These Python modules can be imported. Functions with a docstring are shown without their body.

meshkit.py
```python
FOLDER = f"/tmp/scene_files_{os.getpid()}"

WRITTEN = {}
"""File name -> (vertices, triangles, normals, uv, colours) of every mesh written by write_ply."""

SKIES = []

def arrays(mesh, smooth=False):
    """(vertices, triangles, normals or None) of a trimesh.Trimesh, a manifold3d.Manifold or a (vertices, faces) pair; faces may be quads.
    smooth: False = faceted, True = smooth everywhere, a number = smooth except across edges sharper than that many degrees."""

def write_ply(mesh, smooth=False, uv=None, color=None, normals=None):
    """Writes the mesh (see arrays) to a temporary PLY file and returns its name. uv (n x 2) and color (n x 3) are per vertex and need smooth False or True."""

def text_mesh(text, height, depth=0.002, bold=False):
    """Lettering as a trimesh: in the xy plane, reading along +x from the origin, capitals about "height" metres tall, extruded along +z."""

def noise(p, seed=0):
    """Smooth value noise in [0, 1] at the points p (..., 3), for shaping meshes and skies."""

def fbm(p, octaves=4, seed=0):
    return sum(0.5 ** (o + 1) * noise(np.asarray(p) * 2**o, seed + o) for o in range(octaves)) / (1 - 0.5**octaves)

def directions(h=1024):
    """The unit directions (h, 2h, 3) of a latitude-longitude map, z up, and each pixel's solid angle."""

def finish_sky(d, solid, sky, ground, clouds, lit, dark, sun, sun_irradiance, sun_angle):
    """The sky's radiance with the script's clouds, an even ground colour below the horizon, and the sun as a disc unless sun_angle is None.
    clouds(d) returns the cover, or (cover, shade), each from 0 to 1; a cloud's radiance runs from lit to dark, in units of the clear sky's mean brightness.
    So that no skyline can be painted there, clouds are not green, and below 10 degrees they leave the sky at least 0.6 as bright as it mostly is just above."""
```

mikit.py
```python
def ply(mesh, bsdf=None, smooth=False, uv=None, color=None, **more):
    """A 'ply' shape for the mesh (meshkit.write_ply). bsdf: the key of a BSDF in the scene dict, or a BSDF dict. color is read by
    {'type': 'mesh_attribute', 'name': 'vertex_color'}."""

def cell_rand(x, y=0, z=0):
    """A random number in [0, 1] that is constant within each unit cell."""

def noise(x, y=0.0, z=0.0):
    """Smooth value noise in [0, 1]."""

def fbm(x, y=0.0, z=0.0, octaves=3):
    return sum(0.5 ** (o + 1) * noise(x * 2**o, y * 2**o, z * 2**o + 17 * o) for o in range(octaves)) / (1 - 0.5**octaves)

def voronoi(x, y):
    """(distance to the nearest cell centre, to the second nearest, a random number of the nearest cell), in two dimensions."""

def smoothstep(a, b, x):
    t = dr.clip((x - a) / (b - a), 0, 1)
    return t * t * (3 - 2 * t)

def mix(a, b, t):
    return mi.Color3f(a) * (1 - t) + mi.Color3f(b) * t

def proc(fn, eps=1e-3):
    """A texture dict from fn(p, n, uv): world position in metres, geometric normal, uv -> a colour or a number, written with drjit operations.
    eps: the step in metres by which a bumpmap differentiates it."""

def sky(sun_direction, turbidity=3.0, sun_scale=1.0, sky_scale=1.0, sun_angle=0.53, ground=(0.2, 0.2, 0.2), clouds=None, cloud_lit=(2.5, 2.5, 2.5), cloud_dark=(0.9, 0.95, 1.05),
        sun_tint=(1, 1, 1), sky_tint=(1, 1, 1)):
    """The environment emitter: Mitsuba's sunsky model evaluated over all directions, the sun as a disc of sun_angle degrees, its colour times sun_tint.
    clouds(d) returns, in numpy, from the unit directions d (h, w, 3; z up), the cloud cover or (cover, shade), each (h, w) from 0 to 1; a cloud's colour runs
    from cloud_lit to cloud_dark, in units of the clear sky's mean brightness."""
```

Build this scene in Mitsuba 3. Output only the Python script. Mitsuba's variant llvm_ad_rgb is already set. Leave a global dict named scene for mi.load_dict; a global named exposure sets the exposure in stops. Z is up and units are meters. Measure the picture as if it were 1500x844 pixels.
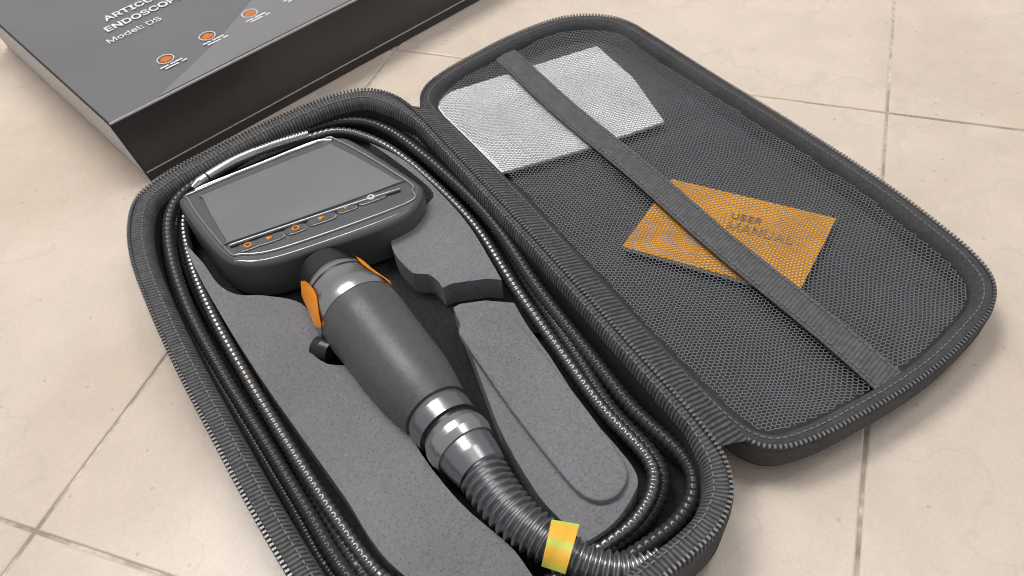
import math, random
import numpy as np, trimesh, shapely
from shapely.geometry import Polygon, LineString, box as sbox
from shapely.ops import split as shsplit
import mitsuba as mi, drjit as dr
import mikit, meshkit

random.seed(7)
rng = np.random.default_rng(7)
T = mi.ScalarTransform4f
scene, labels = {}, {}
RGB = lambda r, g=None, b=None: {'type': 'rgb', 'value': [r, r if g is None else g, r if b is None else b]}

# ------------------------------------------------------------------ camera, light, exposure
# x runs across the case from hinge to lid, y along it (away from the viewer), metres; the hinge's far end is the origin
FPX = 1215.0                                                # focal length in photo pixels (1500 wide)
UPC = np.array([-0.07109689, -0.6663939, -0.7422024]); UPC /= np.linalg.norm(UPC)     # the vertical as the camera sees it (x right, y down, z forward)
GY = np.array([0, 0, 1.0]) - UPC * UPC[2]; GY /= np.linalg.norm(GY)
GX = np.cross(GY, UPC)
GX = GX if GX[0] > 0 else -GX
A_ = math.radians(26.5)                                     # the case is turned by this much against the line of sight
M3 = np.array([GX * math.cos(A_) + GY * math.sin(A_), -GX * math.sin(A_) + GY * math.cos(A_), UPC])
RIGHT, DOWN, FWD = M3[:, 0], M3[:, 1], M3[:, 2]
EYE = np.zeros(3)
EYE = -0.46 * FWD
def at(x, y, z=0.0):
    """The point at height z that the photo shows at pixel (x, y) of 1500 x 844."""
    d = FWD * FPX + RIGHT * (x - 750) + DOWN * (y - 422)
    return EYE + d * ((z - EYE[2]) / d[2])
EYE = EYE - np.r_[at(600, 148, 0.034)[:2], 0]
scene['camera'] = {'type': 'perspective', 'fov': math.degrees(2 * math.atan(750 / FPX)), 'fov_axis': 'x', 'near_clip': 0.01, 'far_clip': 50.0,
                   'to_world': T().look_at(origin=EYE.tolist(), target=(EYE + FWD).tolist(), up=(-DOWN).tolist())}
exposure = 0.58
def area_lamp(key, cx, cy, z, w, d, rad, label, tilt=(0, 0)):
    scene[key] = {'type': 'rectangle', 'to_world': T().translate([cx, cy, z]).rotate([0, 1, 0], tilt[1]).rotate([1, 0, 0], 180 + tilt[0]).scale([w / 2, d / 2, 1]),
                  'bsdf': {'type': 'diffuse', 'reflectance': RGB(0.0)}, 'emitter': {'type': 'area', 'radiance': RGB(*rad)}}
    labels[key] = {'label': label, 'category': 'ceiling light'}
# the room: a broad ceiling light behind the case, a smaller one to the right, pale walls all round
area_lamp('ceiling_light', -0.25, 1.0, 2.4, 1.3, 0.8, (9.6, 9.4, 9.0), 'broad ceiling light panel over the far side of the floor', (-14, 0))
area_lamp('ceiling_light_001', 0.9, -0.1, 2.3, 0.6, 0.6, (6.0, 5.9, 5.7), 'small square ceiling light panel over the right side of the floor', (0, 12))
scene['room_air'] = {'type': 'constant', 'radiance': RGB(0.27, 0.275, 0.288)}

# ------------------------------------------------------------------ materials
def bsdf(key, d, two=True):
    scene[key] = {'type': 'twosided', 'bsdf': d} if two else d
def princ(c, rough=0.5, metal=0.0, **k):
    return {'type': 'principled', 'base_color': RGB(*c) if isinstance(c, tuple) else c, 'roughness': rough, 'metallic': metal, **k}
P = mikit.proc
def bumped(d, fn, eps=2e-4, scale=1.0):
    return {'type': 'bumpmap', 'arbitrary': P(fn, eps), 'scale': scale, 'bsdf': d}

def tile_col(p, n, uv):
    a = mikit.fbm(p.x * 9, p.y * 9, 3.0, 4)
    b = mikit.fbm(p.x * 60, p.y * 60, 8.0, 3)
    g = mikit.noise(p.x * 900, p.y * 900, 1.0)
    vein = dr.abs(mikit.fbm(p.x * 14 + 3 * b * 0.2, p.y * 14, 21.0, 4) - 0.5)
    c = mikit.mix((0.715, 0.605, 0.505), (0.635, 0.525, 0.425), mikit.smoothstep(0.3, 0.75, a))
    c = mikit.mix(c, (0.58, 0.51, 0.45), 0.35 * (1 - mikit.smoothstep(0.0, 0.03, vein)))
    d1, d2, w = mikit.voronoi(p.x * 55, p.y * 55)
    c = mikit.mix(c, (0.42, 0.36, 0.31), 0.5 * (1 - mikit.smoothstep(0.03, 0.07, d1)) * mikit.smoothstep(0.80, 0.84, w))
    return c * (0.92 + 0.10 * b + 0.06 * g)
def tile_bump(p, n, uv):
    return 0.00010 * mikit.fbm(p.x * 160, p.y * 160, 4.0, 3)
bsdf('m_tile', bumped(princ(P(tile_col), 0.30, specular=0.4), tile_bump, 4e-4))
bsdf('m_grout', princ(P(lambda p, n, uv: mi.Color3f(0.60, 0.52, 0.45) * (0.55 + 0.6 * mikit.noise(p.x * 40, p.y * 40, 2.0)) * (0.75 + 0.5 * mikit.noise(p.x * 300, p.y * 300))), 0.9))
def weave(p, n, uv):
    return 0.00022 * (dr.sin((p.x + p.y) * 3600) * dr.sin((p.x - p.y + p.z) * 3600))
def fabric(c):
    return P(lambda p, n, uv: mi.Color3f(*c) * (0.55 + 0.55 * mikit.noise(p.x * 900, p.y * 900, p.z * 900) + 0.35 * mikit.noise(p.x * 70, p.y * 70, p.z * 70)))
bsdf('m_shell', bumped(princ(fabric((0.062, 0.060, 0.062)), 0.75), weave))
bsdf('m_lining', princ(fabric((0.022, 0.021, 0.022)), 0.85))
def hatch(p, n, uv):
    s = dr.sin(uv.x * 2 * dr.pi + 2.2 * mikit.noise(p.x * 120, p.y * 120)) * 0.5 + 0.5
    return mi.Color3f(0.095, 0.093, 0.095) * (0.30 + 0.75 * mikit.smoothstep(0.3, 0.7, s)) * (0.7 + 0.6 * mikit.noise(p.x * 500, p.y * 500))
bsdf('m_tape', princ(P(hatch), 0.7))
bsdf('m_teeth', princ((0.15, 0.15, 0.155), 0.35, 0.4))
def foam_col(p, n, uv):
    g = mikit.noise(p.x * 1400, p.y * 1400, p.z * 1400)
    h = mikit.fbm(p.x * 25, p.y * 25, 1.0, 3)
    d1, d2, w = mikit.voronoi(p.x * 520 + p.z * 300, p.y * 520 + p.z * 190)
    pore = (1 - mikit.smoothstep(0.14, 0.30, d1)) * mikit.smoothstep(0.55, 0.7, w)
    l1, l2, lw = mikit.voronoi(p.x * 75, p.y * 75)
    lint = (1 - mikit.smoothstep(0.025, 0.06, l1)) * mikit.smoothstep(0.78, 0.82, lw)
    c = mi.Color3f(0.195, 0.191, 0.202) * (0.68 + 0.36 * g + 0.34 * h) * (1 - 0.28 * pore)
    return mikit.mix(c, (0.36, 0.35, 0.34), 0.35 * lint)
bsdf('m_foam', bumped(princ(P(foam_col), 0.95), lambda p, n, uv: 0.0005 * mikit.noise(p.x * 800, p.y * 800, p.z * 800), 3e-4))
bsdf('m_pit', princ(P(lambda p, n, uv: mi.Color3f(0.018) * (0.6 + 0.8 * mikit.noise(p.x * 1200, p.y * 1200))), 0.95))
bsdf('m_thread', princ((0.17, 0.168, 0.17), 0.7))
bsdf('m_band', princ(P(lambda p, n, uv: mi.Color3f(0.115, 0.113, 0.115) * (0.65 + 0.35 * mikit.smoothstep(0.3, 0.7, dr.sin(uv.x * 2 * dr.pi) * 0.5 + 0.5)) * (0.8 + 0.4 * mikit.noise(p.x * 500, p.y * 500))), 0.8))
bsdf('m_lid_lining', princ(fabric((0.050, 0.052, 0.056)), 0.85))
bsdf('m_net', princ((0.205, 0.21, 0.222), 0.6))
bsdf('m_body', princ((0.085, 0.085, 0.088), 0.32, clearcoat=0.3))
bsdf('m_trim', princ((0.33, 0.33, 0.34), 0.22, 0.7))
bsdf('m_screen', princ(P(lambda p, n, uv: mi.Color3f(0.185, 0.187, 0.192) * (0.88 + 0.2 * mikit.fbm(p.x * 30, p.y * 30, 2.0, 2)) + 0.018 * mikit.smoothstep(0.84, 0.92, mikit.noise(p.x * 1300, p.y * 1300))), 0.26, clearcoat=0.8, clearcoat_gloss=0.9))
bsdf('m_black', princ((0.016, 0.016, 0.018), 0.35))
bsdf('m_grip', bumped(princ(P(lambda p, n, uv: mi.Color3f(0.085, 0.085, 0.089) * (0.9 + 0.2 * mikit.noise(p.x * 900, p.y * 900, p.z * 900)) * (0.9 + 0.2 * mikit.fbm(p.x * 40, p.y * 40, p.z * 40))), 0.40), lambda p, n, uv: 0.00005 * mikit.noise(p.x * 1100, p.y * 1100, p.z * 1100), 2e-4))
bsdf('m_steel', {'type': 'roughconductor', 'material': 'Al', 'alpha': 0.16})
bsdf('m_steel_soft', princ((0.46, 0.455, 0.45), 0.26, 0.92))
bsdf('m_steel_dark', princ((0.30, 0.30, 0.31), 0.28, 0.9))
bsdf('m_cable', princ((0.028, 0.028, 0.030), 0.27))
bsdf('m_braid', princ((0.17, 0.165, 0.16), 0.25, 0.85))
bsdf('m_white', princ(P(lambda p, n, uv: mi.Color3f(0.95, 0.945, 0.94) * (0.95 + 0.06 * mikit.noise(p.x * 120, p.y * 120))), 0.6))
bsdf('m_print', princ((0.78, 0.78, 0.78), 0.6))
bsdf('m_ink', princ((0.36, 0.17, 0.03), 0.6))
bsdf('m_orange_print', princ((0.62, 0.15, 0.012), 0.5))
bsdf('m_orange', princ((0.85, 0.27, 0.015), 0.35))
def card(c, g):
    return P(lambda p, n, uv: mi.Color3f(*c) * (0.93 + 0.14 * mikit.noise(p.x * 18, p.y * 18, p.z * 18)))
bsdf('m_box_top', princ(card((0.150, 0.146, 0.149), 0), 0.38, clearcoat=0.25))
bsdf('m_box_band', princ(card((0.215, 0.208, 0.212), 0), 0.38))
bsdf('m_box_front', princ(card((0.034, 0.031, 0.033), 0), 0.34, clearcoat=0.2))
bsdf('m_box_edge', princ((0.42, 0.41, 0.40), 0.6))
bsdf('m_amber', princ(P(lambda p, n, uv: mi.Color3f(0.92, 0.40, 0.012) * (0.92 + 0.14 * mikit.noise(p.x * 150, p.y * 150))), 0.5))
bsdf('m_yellow', princ(P(lambda p, n, uv: mikit.mix((0.90, 0.50, 0.05), (0.62, 0.62, 0.08), mikit.smoothstep(0.6, 0.8, dr.sin(uv.y * 12.6 + 1.9) * 0.5 + 0.5))), 0.5))

# ------------------------------------------------------------------ helpers
def numbered(name):
    if name not in used:
        used[name] = 0
        return name
    used[name] += 1
    return f'{name}_{used[name]:03d}'
used = {}
def thing(name, label, cat, group=None, kind=None):
    k = numbered(name)
    labels[k] = {'label': label, 'category': cat}
    if group: labels[k]['group'] = group
    return k
def part(parent, name, mesh, mat, label=None, kind=None, **kw):
    k = numbered(f'{parent}__{name}')
    scene[k] = mikit.ply(mesh, mat, **kw)
    if label or kind:
        labels[k] = {}
        if label: labels[k]['label'] = label
        if kind: labels[k]['kind'] = kind
    return k
def single(name, mesh, mat, label, cat, group=None, **kw):
    k = thing(name, label, cat, group)
    scene[k] = mikit.ply(mesh, mat, **kw)
    return k
def catmull(pts, n, closed=False):
    p = np.asarray(pts, float)
    m = len(p)
    if closed:
        q = np.vstack([p[-1], p, p[0], p[1]])
        segs = m
    else:
        q = np.vstack([2 * p[0] - p[1], p, 2 * p[-1] - p[-2]])
        segs = m - 1
    out = []
    t = np.linspace(0, 1, 16, endpoint=False)[:, None]
    for i in range(segs):
        a, b, c, d = q[i:i + 4]
        out.append(0.5 * (2 * b + (c - a) * t + (2 * a - 5 * b + 4 * c - d) * t**2 + (3 * b - a - 3 * c + d) * t**3))
    out = np.vstack(out + ([p[:1]] if closed else [p[-1:]]))
    s = np.r_[0, np.cumsum(np.linalg.norm(np.diff(out, axis=0), axis=1))]
    w = np.linspace(0, s[-1], n, endpoint=not closed)
    return np.stack([np.interp(w, s, out[:, k]) for k in range(out.shape[1])], 1)
def ccw(xy):
    x, y = xy[:, 0], xy[:, 1]
    return xy if np.sum(x * np.roll(y, -1) - y * np.roll(x, -1)) > 0 else xy[::-1]
def inward(xy):
    t = np.roll(xy, -1, 0) - np.roll(xy, 1, 0)
    t /= np.linalg.norm(t, axis=1, keepdims=True) + 1e-12
    return np.stack([-t[:, 1], t[:, 0]], 1)
def loft(xy, rings, hatch_pitch=None):
    """Quad strips round the closed outline xy (counter-clockwise): rings of (inset, z) from outside to inside."""
    n, nor = len(xy), inward(xy)
    v = np.vstack([np.c_[xy + nor * (np.asarray(i)[:, None] if np.ndim(i) else i), np.full(n, z)] for i, z in rings])
    f = []
    for r in range(len(rings) - 1):
        a = np.arange(n) + r * n
        b = np.roll(np.arange(n), -1) + r * n
        f += [np.c_[a, b, b + n], np.c_[a, b + n, a + n]]
    return trimesh.Trimesh(v, np.vstack(f), process=False)
def loft_uv(xy, rings, pitch):
    s = np.r_[0, np.cumsum(np.linalg.norm(np.diff(xy, axis=0), axis=1))] / pitch
    return np.vstack([np.c_[s, np.full(len(xy), r)] for r in range(len(rings))])
def cap(xy, z, flip=False):
    v, f = trimesh.creation.triangulate_polygon(Polygon(xy) if not isinstance(xy, Polygon) else xy, engine='earcut')
    m = trimesh.Trimesh(np.c_[v, np.full(len(v), z)], f, process=False)
    if len(f) and m.face_normals[:, 2].sum() < 0: m.invert()
    return m
def slab(xy, z0, z1, ch=0.0006):
    xy = ccw(np.asarray(xy))
    rings = [(0, z0), (0, z1 - ch), (ch * 0.35, z1 - ch * 0.3), (ch, z1)]
    n = inward(xy)
    return trimesh.util.concatenate([loft(xy, rings), cap(xy + n * ch, z1)])
def extrude(poly, z0, z1):
    ms = []
    for g in getattr(poly, 'geoms', [poly]):
        if g.geom_type == 'Polygon' and g.area > 1e-7:
            m = trimesh.creation.extrude_polygon(g, z1 - z0, engine='earcut')
            m.apply_translation([0, 0, z0])
            ms.append(m)
    return trimesh.util.concatenate(ms)
def tube(path, radius, sides=12, closed=False, caps=True):
    p = np.asarray(path, float)
    n = len(p)
    r = np.broadcast_to(np.asarray(radius, float), (n,))
    t = np.gradient(p, axis=0) if not closed else np.roll(p, -1, 0) - np.roll(p, 1, 0)
    t /= np.linalg.norm(t, axis=1, keepdims=True) + 1e-12
    side = np.cross(t, [0, 0, 1.0]); side /= np.linalg.norm(side, axis=1, keepdims=True) + 1e-12
    up = np.cross(side, t)
    a = np.linspace(0, 2 * np.pi, sides, endpoint=False)
    v = (p[:, None] + r[:, None, None] * (np.cos(a)[None, :, None] * side[:, None] + np.sin(a)[None, :, None] * up[:, None])).reshape(-1, 3)
    f = []
    k = np.arange(sides); k1 = np.roll(k, -1)
    idx = np.arange(n if closed else n - 1)
    for i in idx:
        j = (i + 1) % n
        f += [np.c_[i * sides + k, i * sides + k1, j * sides + k1], np.c_[i * sides + k, j * sides + k1, j * sides + k]]
    if caps and not closed:
        v = np.vstack([v, p[0], p[-1]])
        f += [np.c_[np.full(sides, len(v) - 2), k1, k], np.c_[np.full(sides, len(v) - 1), (n - 1) * sides + k, (n - 1) * sides + k1]]
    m = trimesh.Trimesh(v, np.vstack(f), process=False)
    if m.volume < 0: m.invert()
    return m
def bars(a, b, w, h):
    """Many thin boxes from points a to b (n, 3), as one mesh."""
    d = b - a
    L = np.linalg.norm(d, axis=1, keepdims=True)
    d = d / np.maximum(L, 1e-9)
    s = np.cross(d, [0, 0, 1.0]); s /= np.linalg.norm(s, axis=1, keepdims=True) + 1e-9
    u = np.cross(s, d)
    c = []
    for e in (a, b):
        for i, j in ((-1, -1), (1, -1), (1, 1), (-1, 1)):
            c.append(e + s * (i * w / 2) + u * (j * h / 2))
    v = np.stack(c, 1).reshape(-1, 3)
    q = np.array([[0, 1, 5], [0, 5, 4], [1, 2, 6], [1, 6, 5], [2, 3, 7], [2, 7, 6], [3, 0, 4], [3, 4, 7], [0, 3, 2], [0, 2, 1], [4, 5, 6], [4, 6, 7]])
    f = (q[None] + 8 * np.arange(len(a))[:, None, None]).reshape(-1, 3)
    return trimesh.Trimesh(v, f, process=False)
def zip_teeth(xy, inset, z, pitch=0.0023):
    n = inward(xy)
    c = catmull(np.c_[xy + n * inset, np.full(len(xy), z)], int(np.linalg.norm(np.diff(xy, axis=0), axis=1).sum() / pitch), True)
    nn = inward(c[:, :2])
    nn = np.c_[nn, np.zeros(len(nn))]
    return bars(c - nn * 0.0009, c + nn * 0.0009, 0.0011, 0.0012)

# ------------------------------------------------------------------ floor: tiles on a grout bed
labels['floor'] = {'kind': 'structure', 'label': 'beige polished floor tiles with thin grey joints'}
part('floor', 'grout_bed', trimesh.creation.box(extents=[5, 5, 0.02], transform=trimesh.transformations.translation_matrix([0, 0, -0.0110])), 'm_grout')
u1 = (at(1254, 844) - at(1310, 0))[:2]; u1 /= np.linalg.norm(u1)
u2 = np.array([-u1[1], u1[0]])
ca = [np.dot(at(1283, 422)[:2], u2), np.dot(at(110, 700)[:2], u2)]      # the two joints the photo shows one way
cb = [np.dot(at(1400, 178)[:2], u1), np.dot(at(150, 812)[:2], u1)]      # and the two across
def grid(c, lo=-2.3, hi=2.3):
    d = abs(c[1] - c[0])
    k = np.arange(math.floor((lo - c[0]) / d), math.ceil((hi - c[0]) / d) + 1)
    return c[0] + k * d
ga, gb = grid(ca), grid(cb)
jw = 0.0009
for a0, a1 in zip(ga[:-1], ga[1:]):
    for b0, b1 in zip(gb[:-1], gb[1:]):
        c = u2 * (a0 + a1) / 2 + u1 * (b0 + b1) / 2
        if np.linalg.norm(c) > 2.2: continue
        q = ccw(np.array([u2 * x + u1 * y for x, y in ((a0 + jw, b0 + jw), (a1 - jw, b0 + jw), (a1 - jw, b1 - jw), (a0 + jw, b1 - jw))]))
        dz = 0.0003 * (rng.random() - 0.5)
        n_ = inward(q) * math.sqrt(2)
        rings_ = [(0, -0.0024), (0, -0.0007 + dz), (0.0003, -0.00025 + dz), (0.0009, dz)]
        v_ = np.vstack([np.c_[q + n_ * i_, np.full(4, z_)] for i_, z_ in rings_])
        f_ = []
        for r_ in range(3):
            for k_ in range(4):
                a_, b_ = r_ * 4 + k_, r_ * 4 + (k_ + 1) % 4
                f_ += [[a_, b_, b_ + 4], [a_, b_ + 4, a_ + 4]]
        f_ += [[12, 13, 14], [12, 14, 15]]
        part('floor', 'tile', trimesh.Trimesh(v_, f_, process=False), 'm_tile')

# ------------------------------------------------------------------ one kit: box, case, camera, papers
def kit():
    def S(u, v, z=0.0): return at(2 * u, v, z)
    def poly(pts, z): return np.array([S(u, v, z)[:2] for u, v in pts])
    def smooth(pts, z, n): return ccw(catmull(poly(pts, z), n, True))
    def mm(pts, n=None):                                    # outline in millimetres: across, and towards the viewer
        q = np.array(pts, float) * [0.001, -0.001]
        return ccw(catmull(q, n, True)) if n else q
    # ---- carton
    H = 0.05
    bx = thing('product_box', 'grey and black printed carton lying behind the open zip case', 'box')
    a = np.r_[at(160, 182, H)[:2], H]
    ba = math.radians(13.0)
    ex, ey = np.array([math.cos(ba), math.sin(ba), 0]), np.array([-math.sin(ba), math.cos(ba), 0])
    Lx, Ly = 0.36, 0.25
    b, bk = a + ex * Lx, ey * Ly
    top = np.array([a, b, b + bk, a + bk])
    low = top.copy(); low[:, 2] = 0.0006
    low[[0, 3]] += ex * 0.007                               # the tray stands a little inside its lid
    v = np.vstack([low, top])
    def quad(i): return trimesh.Trimesh(v[i], [[0, 1, 2], [0, 2, 3]], process=False)
    part(bx, 'front_panel', quad([0, 1, 5, 4]), 'm_box_front')
    part(bx, 'side_panel', quad([3, 0, 4, 7]), 'm_box_edge')
    part(bx, 'side_panel', quad([1, 2, 6, 5]), 'm_box_edge')
    part(bx, 'back_panel', quad([2, 3, 7, 6]), 'm_box_edge')
    part(bx, 'bottom_panel', quad([3, 2, 1, 0]), 'm_box_edge')
    def on_top(x, y, z): return a + ex * x + ey * y + np.array([0, 0, z])
    part(bx, 'top_panel', quad([4, 5, 6, 7]), 'm_box_top')
    part(bx, 'edge_seam', tube(np.array([a, b]) + [0, 0, -0.0002], 0.0008, 8), 'm_box_edge')
    part(bx, 'edge_seam', tube(np.array([a, a + bk]) + [0, 0, -0.0002], 0.0008, 8), 'm_black')
    part(bx, 'edge_seam', tube(np.array([low[0], top[0]]), 0.0007, 8), 'm_black')
    sm = np.array([low[0] * 0.86 + top[0] * 0.14, low[1] * 0.86 + top[1] * 0.14]) + ey * -0.0002
    part(bx, 'lid_seam', tube(sm, 0.0005, 6), 'm_box_edge')
    lidcut = (a + low[0]) / 2 + [0, 0, 0.0]
    def flat(pts, z0=0.0002, th=0.0003):
        base = np.array([on_top(x, y, z0) for x, y in pts])
        return slab(base[:, :2], base[0, 2], base[0, 2] + th, 0.0001)
    part(bx, 'printed_band', flat([(0.035, 0.002), (Lx * 0.98, 0.002), (Lx * 0.98, 0.075), (0.14, 0.060), (0.10, 0.034), (0.072, 0.020)]), 'm_box_band')
    def local(px_, py_):
        q = at(px_, py_, H) - a
        return np.array([np.dot(q, ex), np.dot(q, ey)])
    def lettering(t, x, y, h, bold=True):
        m = meshkit.text_mesh(t, h, 0.0003, bold)
        q = m.vertices
        w = a + q[:, :1] * ex + q[:, 1:2] * ey + ex * x + ey * y + np.c_[np.zeros((len(q), 2)), q[:, 2] + 0.0006]
        return trimesh.Trimesh(w, m.faces, process=False)
    for t, p0, h, bo in (('Model: DS', (160, 66), 0.0062, False), ('ENDOSCOPE', (157, 49), 0.0072, True), ('ARTICULATING', (156, 33), 0.0072, True)):
        o = local(*p0)
        part(bx, 'lettering', lettering(t, o[0], o[1], h, bo), 'm_print')
    # row of round icons on the band, an orange mark in each, with two lines of small print
    for i, (u, w_) in enumerate([(243, 88), (304, 54), (366, 21), (420, -8), (478, -38)]):
        c = local(u, w_)
        ring = [c + 0.0044 * np.array([math.cos(q), math.sin(q)]) * 1.25 for q in np.linspace(0, 2 * np.pi, 18, endpoint=False)]
        path = np.array([on_top(x, y, 0.0007) for x, y in ring])
        ic = part(bx, 'icon', tube(path, 0.00040, 6, True), 'm_print', 'white ring icon around an orange mark')
        part(ic, 'orange_mark', flat([(c[0] + x * 0.00062, c[1] + y * 0.00062) for x, y in [(-6, -4), (-1, -6), (5, -5), (7, 0), (4, 3), (2, 6), (-3, 5), (-6, 1)]], 0.0005), 'm_orange_print')
        for (dx, dy, ln) in ((-0.008, -0.0088, 0.006), (-0.0008, -0.0088, 0.009), (-0.006, -0.0118, 0.010), (0.006, -0.0118, 0.004)):
            part(bx, 'print_line', flat([(c[0] + dx, c[1] + dy), (c[0] + dx + ln, c[1] + dy), (c[0] + dx + ln, c[1] + dy + 0.0014), (c[0] + dx, c[1] + dy + 0.0014)], 0.0006), 'm_print')

    # ---- zip case: base and lid
    cs = thing('zip_case', 'open charcoal zip case with foam insert and net pocket in its lid', 'carrying case')
    ZB, ZL = 0.034, 0.021
    B = mm([(0, 20), (0.5, 60), (1, 150), (0, 240), (-1, 290), (-6, 312), (-18, 325), (-40, 332), (-95, 335), (-140, 331), (-162, 321), (-172, 300), (-177, 270), (-182, 225), (-186, 170), (-189, 120), (-190, 75),
             (-189, 40), (-184, 12), (-174, -10), (-155, -22), (-125, -29), (-95, -34), (-64, -37), (-36, -36), (-16, -28), (-4, -9)], 520)
    narrow = 1 - 0.55 * np.clip((B[:, 0] + 0.035) / 0.028, 0, 1) * np.clip((0.01 - B[:, 1]) / 0.03, 0, 1) * np.clip((B[:, 1] + 0.315) / 0.03, 0, 1)
    rings = [(0.010, 0.0005), (0.004, 0.003), (0.0012, 0.008), (0.0004, 0.024), (0.0006, ZB - 0.0025)]
    part(cs, 'base_shell', loft(B, rings), 'm_shell', smooth=True)
    r2 = [(0.0006, ZB - 0.0025), (0.0010, ZB - 0.0006), (0.0032, ZB + 0.0006), (0.0032 + 0.0058 * narrow, ZB - 0.0002), (0.0032 + 0.0088 * narrow, ZB - 0.0032), (0.0032 + 0.0096 * narrow, ZB - 0.007)]
    tm = loft(B, r2)
    part(cs, 'base_zip_tape', tm, 'm_tape', smooth=True, uv=loft_uv(B, r2, 0.0022))
    part(cs, 'base_zip_teeth', zip_teeth(B, 0.0019, ZB + 0.0013), 'm_teeth', kind='stuff')
    r3 = [(0.0032 + 0.0096 * narrow, ZB - 0.007), (0.0036 + 0.0098 * narrow, 0.012), (0.0040 + 0.0100 * narrow, 0.006)]
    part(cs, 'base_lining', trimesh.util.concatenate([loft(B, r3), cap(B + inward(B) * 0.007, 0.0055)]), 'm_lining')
    part(cs, 'base_bottom', cap(B + inward(B) * 0.010, 0.0006), 'm_shell')
    Lo = mm([(10, 40), (9, 0), (12, -15), (24, -28), (45, -36), (70, -41), (96, -45), (124, -46), (148, -42), (167, -29), (178, -10), (181, 20), (184, 80), (188, 140), (190, 190), (190, 225), (188, 255), (185, 278), (178, 296),
             (163, 308), (140, 314), (115, 318), (90, 319), (65, 318), (42, 316), (24, 311), (14, 300), (10, 280), (9, 230), (10, 170), (11, 110)], 520)
    part(cs, 'lid_shell', trimesh.util.concatenate([loft(Lo, [(0.010, 0.0005), (0.003, 0.003), (0.0006, 0.008), (0.0002, ZL - 0.0025)])]), 'm_shell', smooth=True)
    r4 = [(0.0002, ZL - 0.0025), (0.0008, ZL - 0.0006), (0.003, ZL + 0.0006), (0.007, ZL), (0.010, ZL - 0.003), (0.011, ZL - 0.006)]
    part(cs, 'lid_zip_tape', loft(Lo, r4), 'm_shell', smooth=True)
    part(cs, 'lid_zip_teeth', zip_teeth(Lo, 0.0016, ZL + 0.0008), 'm_teeth', kind='stuff')
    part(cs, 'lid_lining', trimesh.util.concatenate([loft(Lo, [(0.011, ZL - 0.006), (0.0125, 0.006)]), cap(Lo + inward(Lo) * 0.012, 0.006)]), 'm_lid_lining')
    # hinge cloth between the two halves
    hy = np.linspace(-0.004, -0.300, 120)
    wob = 0.0006 * np.sin(np.linspace(0, 9, 120))
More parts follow.
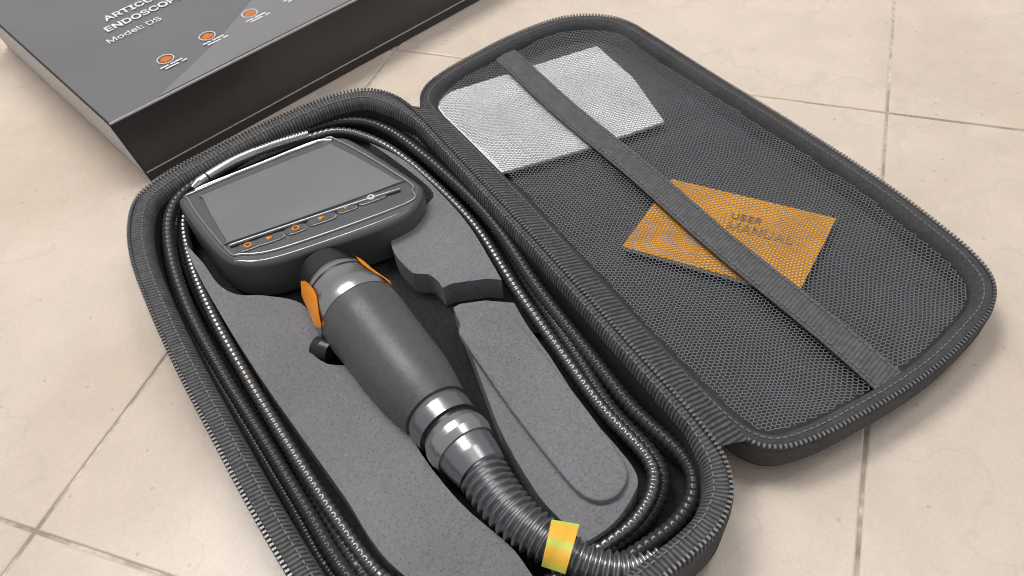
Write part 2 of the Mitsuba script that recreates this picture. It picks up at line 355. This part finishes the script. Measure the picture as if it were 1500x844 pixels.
    hl = np.c_[np.full(120, -0.0035) + wob, hy, np.full(120, ZB + 0.0004)]
    hr = np.c_[np.full(120, 0.0155) - wob, hy, np.full(120, ZL + 0.0016)]
    hv = np.vstack([hl, (hl + hr) / 2 + [0, 0, 0.0005], hr])
    i = np.arange(119)
    hf = np.vstack([np.vstack([np.c_[i + o_, i + 1 + o_, i + 121 + o_], np.c_[i + o_, i + 121 + o_, i + 120 + o_]]) for o_ in (0, 120)])
    su = np.r_[0, np.cumsum(np.linalg.norm(np.diff(hl, axis=0), axis=1))] / 0.0026
    part(cs, 'hinge_cloth', trimesh.Trimesh(hv, hf, process=False), 'm_tape', smooth=True, uv=np.vstack([np.c_[su + 0.9 * kk, np.full(120, kk)] for kk in range(3)]))

    # ---- foam insert with recesses
    ZF = 0.024
    foam_px = [(288, 829), (270, 785), (255, 735), (240, 692), (222, 642), (206, 598), (188, 545), (172, 495), (160, 455), (146, 405), (134, 350), (134, 305), (150, 270), (190, 237), (232, 205), (252, 199), (275, 213), (298, 238), (325, 288), (345, 335), (366, 405),
               (384, 470), (402, 520), (428, 600), (452, 655), (465, 690), (466, 716), (450, 765), (425, 800), (395, 840), (352, 885), (320, 875)]
    F = Polygon(smooth(foam_px, ZF, 260)).buffer(0)
    pocket_px = [(128, 292), (232, 196), (258, 196), (312, 272), (312, 300), (286, 350), (300, 398), (316, 405), (330, 445), (352, 560), (368, 640), (395, 730), (425, 795), (430, 850), (400, 860), (375, 800), (340, 740), (312, 672), (290, 600), (262, 540), (240, 532), (228, 512), (236, 492), (222, 445), (195, 432), (170, 428), (152, 392)]
    pocket = Polygon(smooth(pocket_px, ZF, 200)).buffer(0)
    slot = LineString([S(*q, ZF)[:2] for q in [(310, 468), (318, 446), (334, 430), (356, 424), (380, 428), (395, 440)]]).buffer(0.0075)
    slab_f = F.difference(pocket.buffer(0.0005)).difference(slot)
    part(cs, 'foam_insert', extrude(slab_f.simplify(0.0001), 0.0065, ZF), 'm_foam', 'charcoal foam insert with cut recesses')
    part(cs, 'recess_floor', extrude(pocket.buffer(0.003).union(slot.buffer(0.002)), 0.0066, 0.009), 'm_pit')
    I = mm([(-63, 186), (-61, 176), (-53, 171), (-44, 172), (-37, 181), (-35, 197), (-35, 225), (-36, 262), (-38, 283), (-46, 291), (-55, 291), (-61, 284), (-63, 268), (-64, 230)], 160)
    part(cs, 'foam_pad', slab(I, ZF - 0.001, ZF + 0.003, 0.001), 'm_foam', 'raised rounded foam pad beside the grip', smooth=35)

    # ---- net pocket of the lid: hexagonal cells of thin cord
    inner = Polygon(Lo + inward(Lo) * 0.0115).buffer(-0.0005)
    ang = math.radians(-24)
    p_ = 0.0023
    x0, y0, x1, y1 = inner.bounds
    N = int(max(x1 - x0, y1 - y0) / p_ * 1.1)
    gi, gj = np.meshgrid(np.arange(-N, N), np.arange(-N, N))
    c0 = np.array([(x0 + x1) / 2, (y0 + y1) / 2])
    cx = (gi + 0.5 * (gj % 2)) * p_
    cy = gj * p_ * 0.80
    R6 = p_ / math.sqrt(3)
    def rot(x, y): return np.stack([c0[0] + x * math.cos(ang) - y * math.sin(ang), c0[1] + x * math.sin(ang) + y * math.cos(ang)], -1).reshape(-1, 2)
    Vt = [(0, p_ * 0.8 * 2 / 3 * 0.8), (p_ / 2, p_ * 0.8 / 3 * 0.9), (p_ / 2, -p_ * 0.8 / 3 * 0.9), (0, -p_ * 0.8 * 2 / 3 * 0.8)]
    Vt = [(0, 0.50 * p_), (p_ / 2, 0.30 * p_), (p_ / 2, -0.30 * p_), (0, -0.50 * p_)]
    Ea, Eb = [], []
    for (q0, q1) in ((0, 1), (1, 2), (2, 3)):
        Ea.append(rot(cx + Vt[q0][0], cy + Vt[q0][1])); Eb.append(rot(cx + Vt[q1][0], cy + Vt[q1][1]))
    Ea, Eb = np.vstack(Ea), np.vstack(Eb)
    def pull(q):
        f1 = meshkit.fbm(np.c_[q * 26, np.zeros(len(q))], 2, 11) - 0.5
        f2 = meshkit.fbm(np.c_[q * 26, np.ones(len(q))], 2, 12) - 0.5
        q = q + np.c_[f1, f2] * 0.006
        strap = np.exp(-((q[:, 0] - 0.090) / 0.022) ** 2)
        return q + np.c_[np.sin(q[:, 1] * 160) * 0.0007 * strap, -0.0018 * strap]
    Ea, Eb = pull(Ea), pull(Eb)
    ok = shapely.contains_xy(inner, Ea[:, 0], Ea[:, 1]) & shapely.contains_xy(inner, Eb[:, 0], Eb[:, 1])
    Ea, Eb = Ea[ok], Eb[ok]
    def net_z(q):
        d = shapely.distance(shapely.boundary(inner), shapely.points(q))
        sag = 0.0030 * np.clip(d / 0.04, 0, 1)
        z = ZL - 0.0045 - sag - 0.0012 * np.exp(-((q[:, 0] - 0.090) / 0.014) ** 2) + 0.0034 * (meshkit.fbm(np.c_[q * 38, np.zeros(len(q))], 2, 5) - 0.5)
        return np.maximum(z, 0.0132)
    part(cs, 'net_pocket', bars(np.c_[Ea, net_z(Ea)], np.c_[Eb, net_z(Eb)], 0.00027, 0.00027), 'm_net', 'dark net pocket stretched across the lid', kind='stuff')
    def stitches(path, pitch, ln, w, h):
        L_ = np.linalg.norm(np.diff(path, axis=0), axis=1).sum()
        c = catmull(path, max(4, int(L_ / pitch)))
        t = np.gradient(c, axis=0); t /= np.linalg.norm(t, axis=1, keepdims=True)
        return bars(c - t * ln / 2, c + t * ln / 2, w, h)
    nl = inward(Lo)
    part(cs, 'lid_stitching', stitches(np.c_[Lo + nl * 0.0062, np.full(len(Lo), ZL + 0.0003)], 0.0032, 0.0021, 0.0006, 0.0006), 'm_thread', kind='stuff')
    part(cs, 'base_stitching', stitches(np.c_[B + inward(B) * (0.0032 + 0.0055 * narrow)[:, None], np.full(len(B), ZB + 0.0001)], 0.0032, 0.0021, 0.0006, 0.0006), 'm_thread', kind='stuff')
    # elastic band across the pocket
    zc = ZL - 0.0048
    by = np.linspace(0.040, -0.309, 140)
    bxx = 0.0885 + 0.004 * np.clip((-by - 0.1) / 0.2, 0, 1) + 0.0008 * np.sin(by * 40)
    pa = np.c_[bxx - 0.0085, by, np.full(140, zc)]
    pb = np.c_[bxx + 0.0085, by, np.full(140, zc)]
    mid = (pa + pb) / 2 + [0, 0, 0.0008]
    bv = np.vstack([pa - [0, 0, 0.0008], pa, mid, pb, pb - [0, 0, 0.0008]])
    i = np.arange(139)
    bf = np.vstack([np.vstack([np.c_[i + o_, i + 1 + o_, i + 141 + o_], np.c_[i + o_, i + 141 + o_, i + 140 + o_]]) for o_ in (0, 140, 280, 420)])
    su = np.r_[0, np.cumsum(np.linalg.norm(np.diff(pa, axis=0), axis=1))] / 0.0022
    for xx in (-0.0066, 0.0066):
        part(cs, 'band_stitching', stitches(np.c_[bxx + xx, by, np.full(140, zc + 0.0005)], 0.0034, 0.0022, 0.0006, 0.0006), 'm_thread', kind='stuff')
    part(cs, 'elastic_band', trimesh.Trimesh(bv, bf, process=False), 'm_band', smooth=True, uv=np.vstack([np.c_[su + 1.1 * kk, np.full(140, kk)] for kk in range(5)]))

    # ---- papers in the net pocket
    zp = 0.0126
    single('paper_sheet', slab(mm([(24, -24), (150, -8), (147, 40), (134, 90), (78, 83), (15, 70)]), zp - 0.002, zp, 0.0003), 'm_white', 'blank white paper under the net in the far half of the lid', 'paper')
    bk_ = thing('booklet', 'orange booklet with dark print under the net of the lid', 'booklet')
    A4 = np.array([[103, 137], [155, 215], [99, 244], [47, 165]], float)
    part(bk_, 'pages', slab(mm(A4), zp - 0.0035, zp - 0.0008, 0.0003), 'm_white')
    part(bk_, 'cover', slab(mm(A4 + [[0.3, -0.6], [0.8, 0.2], [-0.2, 0.7], [-0.8, 0]]), zp - 0.0007, zp, 0.0002), 'm_amber', 'orange cover')
    e1 = np.array([52, -78, 0.0]); e1 /= np.linalg.norm(e1)
    e2 = np.array([-e1[1], e1[0], 0])
    for (txt, x, y, h) in (('USER', 0.040, -0.020, 0.0048), ('MANUAL', 0.040, -0.029, 0.0062)):
        m = meshkit.text_mesh(txt, h, 0.0003, True)
        q = m.vertices
        o = np.array([0.103, -0.137, zp]) + e1 * x + e2 * y
        part(bk_, 'lettering', trimesh.Trimesh(o + q[:, :1] * e1 + q[:, 1:2] * e2 + np.c_[np.zeros((len(q), 2)), q[:, 2] + 0.0002], m.faces, process=False), 'm_ink')

    # ---- inspection camera
    dv = thing('inspection_camera', 'grey handheld inspection camera with screen, steel collar and coiled cable in the foam', 'inspection camera')
    ZT = 0.036
    body_px = [(131, 300), (133, 286), (146, 270), (230, 203), (247, 199), (262, 208), (304, 262), (310, 278), (307, 298), (296, 318), (270, 340), (214, 376), (192, 387), (175, 387), (163, 378), (148, 348)]
    body = smooth(body_px, ZT, 200)
    part(dv, 'body', slab(body, 0.012, ZT, 0.003), 'm_body', smooth=40)
    trim = smooth([(139, 296), (145, 280), (230, 211), (248, 207), (297, 264), (302, 280), (296, 300), (210, 362), (178, 373), (166, 366)], ZT, 160)
    part(dv, 'bezel_trim', tube(np.c_[trim, np.full(len(trim), ZT + 0.0002)], 0.0009, 8, True), 'm_trim', smooth=True)
    scr = smooth([(149, 292), (153, 282), (236, 216), (246, 215), (288, 261), (286, 272), (172, 352), (165, 350)], ZT + 0.001, 140)
    part(dv, 'screen', slab(scr, ZT - 0.001, ZT + 0.0012, 0.0004), 'm_screen', smooth=30)
    part(dv, 'screen_edge', tube(np.array([S(u, v, ZT + 0.0012) for u, v in catmull([(168, 360), (215, 328), (262, 297), (293, 277)], 30)]), 0.0009, 8), 'm_trim', 'bright line below the screen', smooth=True)
    tip = catmull(np.array([at(x, y, 0.0335) for x, y in ((282, 276), (300, 262), (345, 236), (400, 214), (452, 198))]), 60)
    tr = 0.0033 * np.r_[np.linspace(0.55, 1, 5), np.ones(55)]
    part(dv, 'probe_tip', tube(tip[:34], tr[:34], 18), 'm_steel_soft', 'bright steel probe tip above the screen', smooth=40)
    part(dv, 'tip_groove', tube(tip[8:10], 0.0034, 18), 'm_black', smooth=40)
    t2 = catmull(tip[33:], 90)
    part(dv, 'bending_section', tube(t2, 0.0031 * (1 + 0.09 * np.where(np.arange(90) % 5 < 3, 1, -1)), 16), 'm_steel_soft', 'ribbed steel section behind the probe tip', smooth=30)
    far = np.array([S(u, v, ZT + 0.0003) for u, v in catmull([(143, 280), (152, 271), (190, 241), (230, 209), (243, 206)], 40)])
    part(dv, 'upper_trim', tube(far, 0.0012, 10), 'm_steel', smooth=True)
    # key pad below the screen: raised keys with light rims
    keys = [(182, 362), (198, 351), (217, 337), (236, 322), (254, 306), (272, 292)]
    for n_, (u, v) in enumerate(keys):
        w = 7 if n_ in (0, 2, 4) else 10
        e = np.array([0.95, -0.66]); nn = np.array([0.25, 0.8])
        q = catmull(np.array([S(u + e[0] * a_ * w + nn[0] * b_ * 5, v + e[1] * a_ * w + nn[1] * b_ * 5, ZT)[:2] for a_, b_ in ((-1, -.7), (-.6, -1), (.6, -1), (1, -.6), (1, .7), (.6, 1), (-.6, 1), (-1, .6))]), 32, True)
        kk = part(dv, 'key', slab(q, ZT - 0.001, ZT + 0.0012, 0.0005), 'm_body', smooth=35)
        part(kk, 'rim', tube(np.c_[ccw(q), np.full(len(q), ZT + 0.0004)], 0.0005, 6, True), 'm_trim', smooth=True)
        c = q.mean(0)
        if n_ in (0, 2, 5):
            g = np.array([[c[0] + 0.0017 * math.cos(t_), c[1] + 0.0017 * math.sin(t_), ZT + 0.0015] for t_ in np.linspace(0, 6.283, 14, endpoint=False)])
            part(kk, 'symbol', tube(g, 0.00050, 6, True), 'm_print' if n_ == 5 else 'm_orange')
        else:
            g = c + np.array([[-0.0016, -0.0014], [0.0018, 0], [-0.0016, 0.0014]])
            part(kk, 'symbol', extrude(Polygon(g), ZT + 0.0012, ZT + 0.0017), 'm_orange')
    low = np.array([S(u, v, ZT - 0.001) for u, v in catmull([(172, 383), (190, 383), (214, 371), (262, 338), (293, 314)], 40)])
    part(dv, 'lower_trim', tube(low, 0.0011, 8), 'm_trim', smooth=True)
    # grip, collar and rings along the axis
    ZA = 0.027
    def ax(l, s=None, z=ZA): return np.array([(-101 + 0.07 * (l - 105) if s is None else s) * 0.001, -l * 0.001, z])
    def seg(p, q, rr, n=24):
        t = np.linspace(0, 1, n)
        return tube(p + (q - p) * t[:, None], np.interp(t, np.linspace(0, 1, len(rr)), np.array(rr) * 0.001), 48)
    part(dv, 'neck', seg(ax(98, None, 0.024), ax(114, None, 0.026), [14, 15.5, 17]), 'm_black', smooth=40)
    part(dv, 'steel_collar', seg(ax(112), ax(141), [15.5, 18.2, 18.6, 19.2, 20.2, 21.6, 22, 21.6]), 'm_steel_soft', smooth=40)
    part(dv, 'collar_groove', seg(ax(119), ax(120.6), [18.5, 18.9, 18.8]), 'm_black', smooth=40)
    for th0, w0, l0, l1, lb_ in ((66, 22, 108, 144, 'orange inlay on the left side of the steel collar'), (-57, 14, 108, 141, 'slim orange inlay on the right side of the steel collar')):
        n1, n2 = 30, 10
        rows = []
        for off in (0.7, -0.8):
            for i_ in range(n1):
                t = i_ / (n1 - 1)
                half = w0 * (math.sin(math.pi * min(max(t, 0.02), 0.98)) ** 0.7)
                rad = (np.interp(l0 + (l1 - l0) * t, [101, 107, 114, 122, 130, 137, 141, 147], [15.8, 15.8, 18.3, 19.1, 20.6, 22.0, 22.2, 21.9]) + off) * 0.001
                for j_ in range(n2):
                    th = math.radians(th0 + half * (2 * j_ / (n2 - 1) - 1))
                    rows.append(ax(l0 + (l1 - l0) * t) + rad * np.array([-math.sin(th), 0, math.cos(th)]))
        g = np.arange(n1 * n2).reshape(n1, n2)
        qf = np.stack([g[:-1, :-1], g[1:, :-1], g[1:, 1:], g[:-1, 1:]], -1).reshape(-1, 4)
        ff = np.vstack([qf[:, [0, 1, 2]], qf[:, [0, 2, 3]]])
        part(dv, 'orange_inlay', trimesh.Trimesh(np.array(rows), np.vstack([ff, ff[:, ::-1] + n1 * n2]), process=False), 'm_orange', lb_, smooth=True)
    part(dv, 'grip', seg(ax(140.5), ax(214), [21.2, 21.4, 20.8, 20.4, 20.2, 19.8, 19.2, 17.8, 16], 40), 'm_grip', smooth=40)
    part(dv, 'steel_ring', seg(ax(214), ax(225), [14.8, 15.6, 15.4, 15]), 'm_steel_dark', smooth=40)
    part(dv, 'ring_groove', seg(ax(225), ax(227.5), [13.5, 13.5]), 'm_black', smooth=40)
    part(dv, 'steel_ring', seg(ax(227.5), ax(239), [14, 15.4, 15.4, 14.2]), 'm_steel_soft', smooth=40)
    part(dv, 'end_sleeve', seg(ax(239), ax(252), [13.2, 12.6, 11.4]), 'm_steel_dark', smooth=40)
    gn = catmull(np.array([ax(250), ax(262, -91, .0265), ax(278, -89, .026), ax(292, -84, .025), ax(306, -77, .024), ax(318, -64, .021), ax(320, -48, .017)]), 330)
    s = np.linspace(0, 1, 330)
    part(dv, 'gooseneck', tube(gn, 0.001 * (10.4 - 4.2 * s) * (1 + 0.11 * np.sin(s * 2 * math.pi * 26)), 24), 'm_steel_dark', 'ribbed bending neck of the probe', smooth=50)
    # key stud by the grip and the loop below the screen
    part(dv, 'side_knob', seg(at(486, 516, 0.022), at(462, 508, 0.022), [6, 6.6, 5.4]), 'm_black', smooth=40)
    lp = catmull(np.array([S(u, v, 0.020) for u, v in ((182, 402), (196, 412), (208, 408), (214, 396))]), 30)
    part(dv, 'hanging_loop', tube(lp, 0.0012, 8), 'm_steel_dark', smooth=True)
    # coiled probe cable in the channel round the foam
    rimi = [(232, 830), (208, 745), (178, 640), (152, 545), (132, 455), (121, 375), (121, 315), (137, 274), (180, 226), (226, 180), (262, 165), (288, 177), (318, 222), (356, 290), (382, 345), (416, 430), (458, 525), (484, 600), (516, 670), (520, 720), (508, 765), (480, 812), (440, 860), (395, 915), (325, 945), (268, 905)]
    edge = [(284, 829), (253, 740), (220, 640), (188, 545), (160, 455), (143, 380), (138, 315), (150, 272), (186, 240), (231, 204), (252, 197), (276, 212), (298, 240), (326, 290), (346, 340), (369, 425), (400, 525), (429, 600), (463, 672), (467, 716), (451, 765), (425, 800), (392, 845), (352, 888), (316, 890), (296, 862)]
    rimi, edge = np.array(rimi, float), np.array(edge, float)
    for (t_, z_, mat, r_, lbl, ph) in ((0.17, 0.0205, 'm_braid', 0.0031, 'shiny ribbed cable loop next to the foam', 0.3), (0.42, 0.0165, 'm_cable', 0.0034, None, 1.7), (0.66, 0.021, 'm_cable', 0.0034, None, 3.0), (0.90, 0.0165, 'm_cable', 0.0034, None, 4.4)):
        k_ = np.arange(len(edge))
        tt = np.clip(t_ + 0.05 * np.sin(k_ * 0.9 + ph) + 0.09 * np.sin(k_ * 0.37 + 2.1 * ph), 0.08, 0.95)[:, None]
        pp = edge * (1 - tt) + rimi * tt
        gap = np.array([np.linalg.norm(S(*r_o, .03) - S(*r_i, .03)) for r_o, r_i in zip(rimi, edge)])
        crowd = np.clip((0.027 - gap) / 0.02, 0, 1)
        lift = {0.17: 0.004, 0.42: 0.0, 0.66: 0.0075, 0.90: 0.001}[t_]
        P3 = np.array([S(u, v, z_ + lift * c_ + 0.0022 * math.sin(i_ * 0.8 + ph)) for i_, ((u, v), c_) in enumerate(zip(pp, crowd))])
        L = np.linalg.norm(np.diff(P3, axis=0), axis=1).sum()
        nseg = int(L / 0.00085)
        pc = catmull(P3, nseg, True)
        rr = r_ * (1 + 0.07 * np.where(np.arange(nseg) % 4 < 2, 1, -1))
        if len(rr) % 4: pass
        part(dv, 'cable_loop', tube(pc, rr, 10, True), mat, lbl, smooth=50)
    # printed tag wrapped round the cable
    c4 = np.array([(808, 761), (849, 768), (828, 841), (793, 829)], float)
    gu, gv = np.meshgrid(np.linspace(0, 1, 7), np.linspace(0, 1, 17), indexing='ij')
    gp = ((1 - gu) * (1 - gv))[..., None] * c4[0] + (gu * (1 - gv))[..., None] * c4[1] + (gu * gv)[..., None] * c4[2] + ((1 - gu) * gv)[..., None] * c4[3]
    gz = 0.0372 - 0.018 * (gv - 0.45) ** 2 + 0.0004 * np.sin(5 * gu + 3 * gv)
    up_ = np.array([at(x, y, z) for (x, y), z in zip(gp.reshape(-1, 2), gz.ravel())])
    g = np.arange(7 * 17).reshape(7, 17)
    qf = np.stack([g[:-1, :-1], g[1:, :-1], g[1:, 1:], g[:-1, 1:]], -1).reshape(-1, 4)
    ff = np.vstack([qf[:, [0, 1, 2]], qf[:, [0, 2, 3]]])
    nn_ = len(up_)
    rim_ = np.r_[g[:, 0], g[-1, 1:], g[-2::-1, -1], g[0, -2:0:-1]]
    r1_ = np.roll(rim_, -1)
    wall = np.vstack([np.c_[rim_, r1_, r1_ + nn_], np.c_[rim_, r1_ + nn_, rim_ + nn_]])
    tg = trimesh.Trimesh(np.vstack([up_, up_ - [0, 0, 0.0005]]), np.vstack([ff, ff[:, ::-1] + nn_, wall]), process=False)
    part(dv, 'cable_tag', tg, 'm_yellow', 'yellow and green printed tag on the cable', uv=np.tile(np.c_[gu.ravel(), gv.ravel()], (2, 1)))
    return cs

kit()
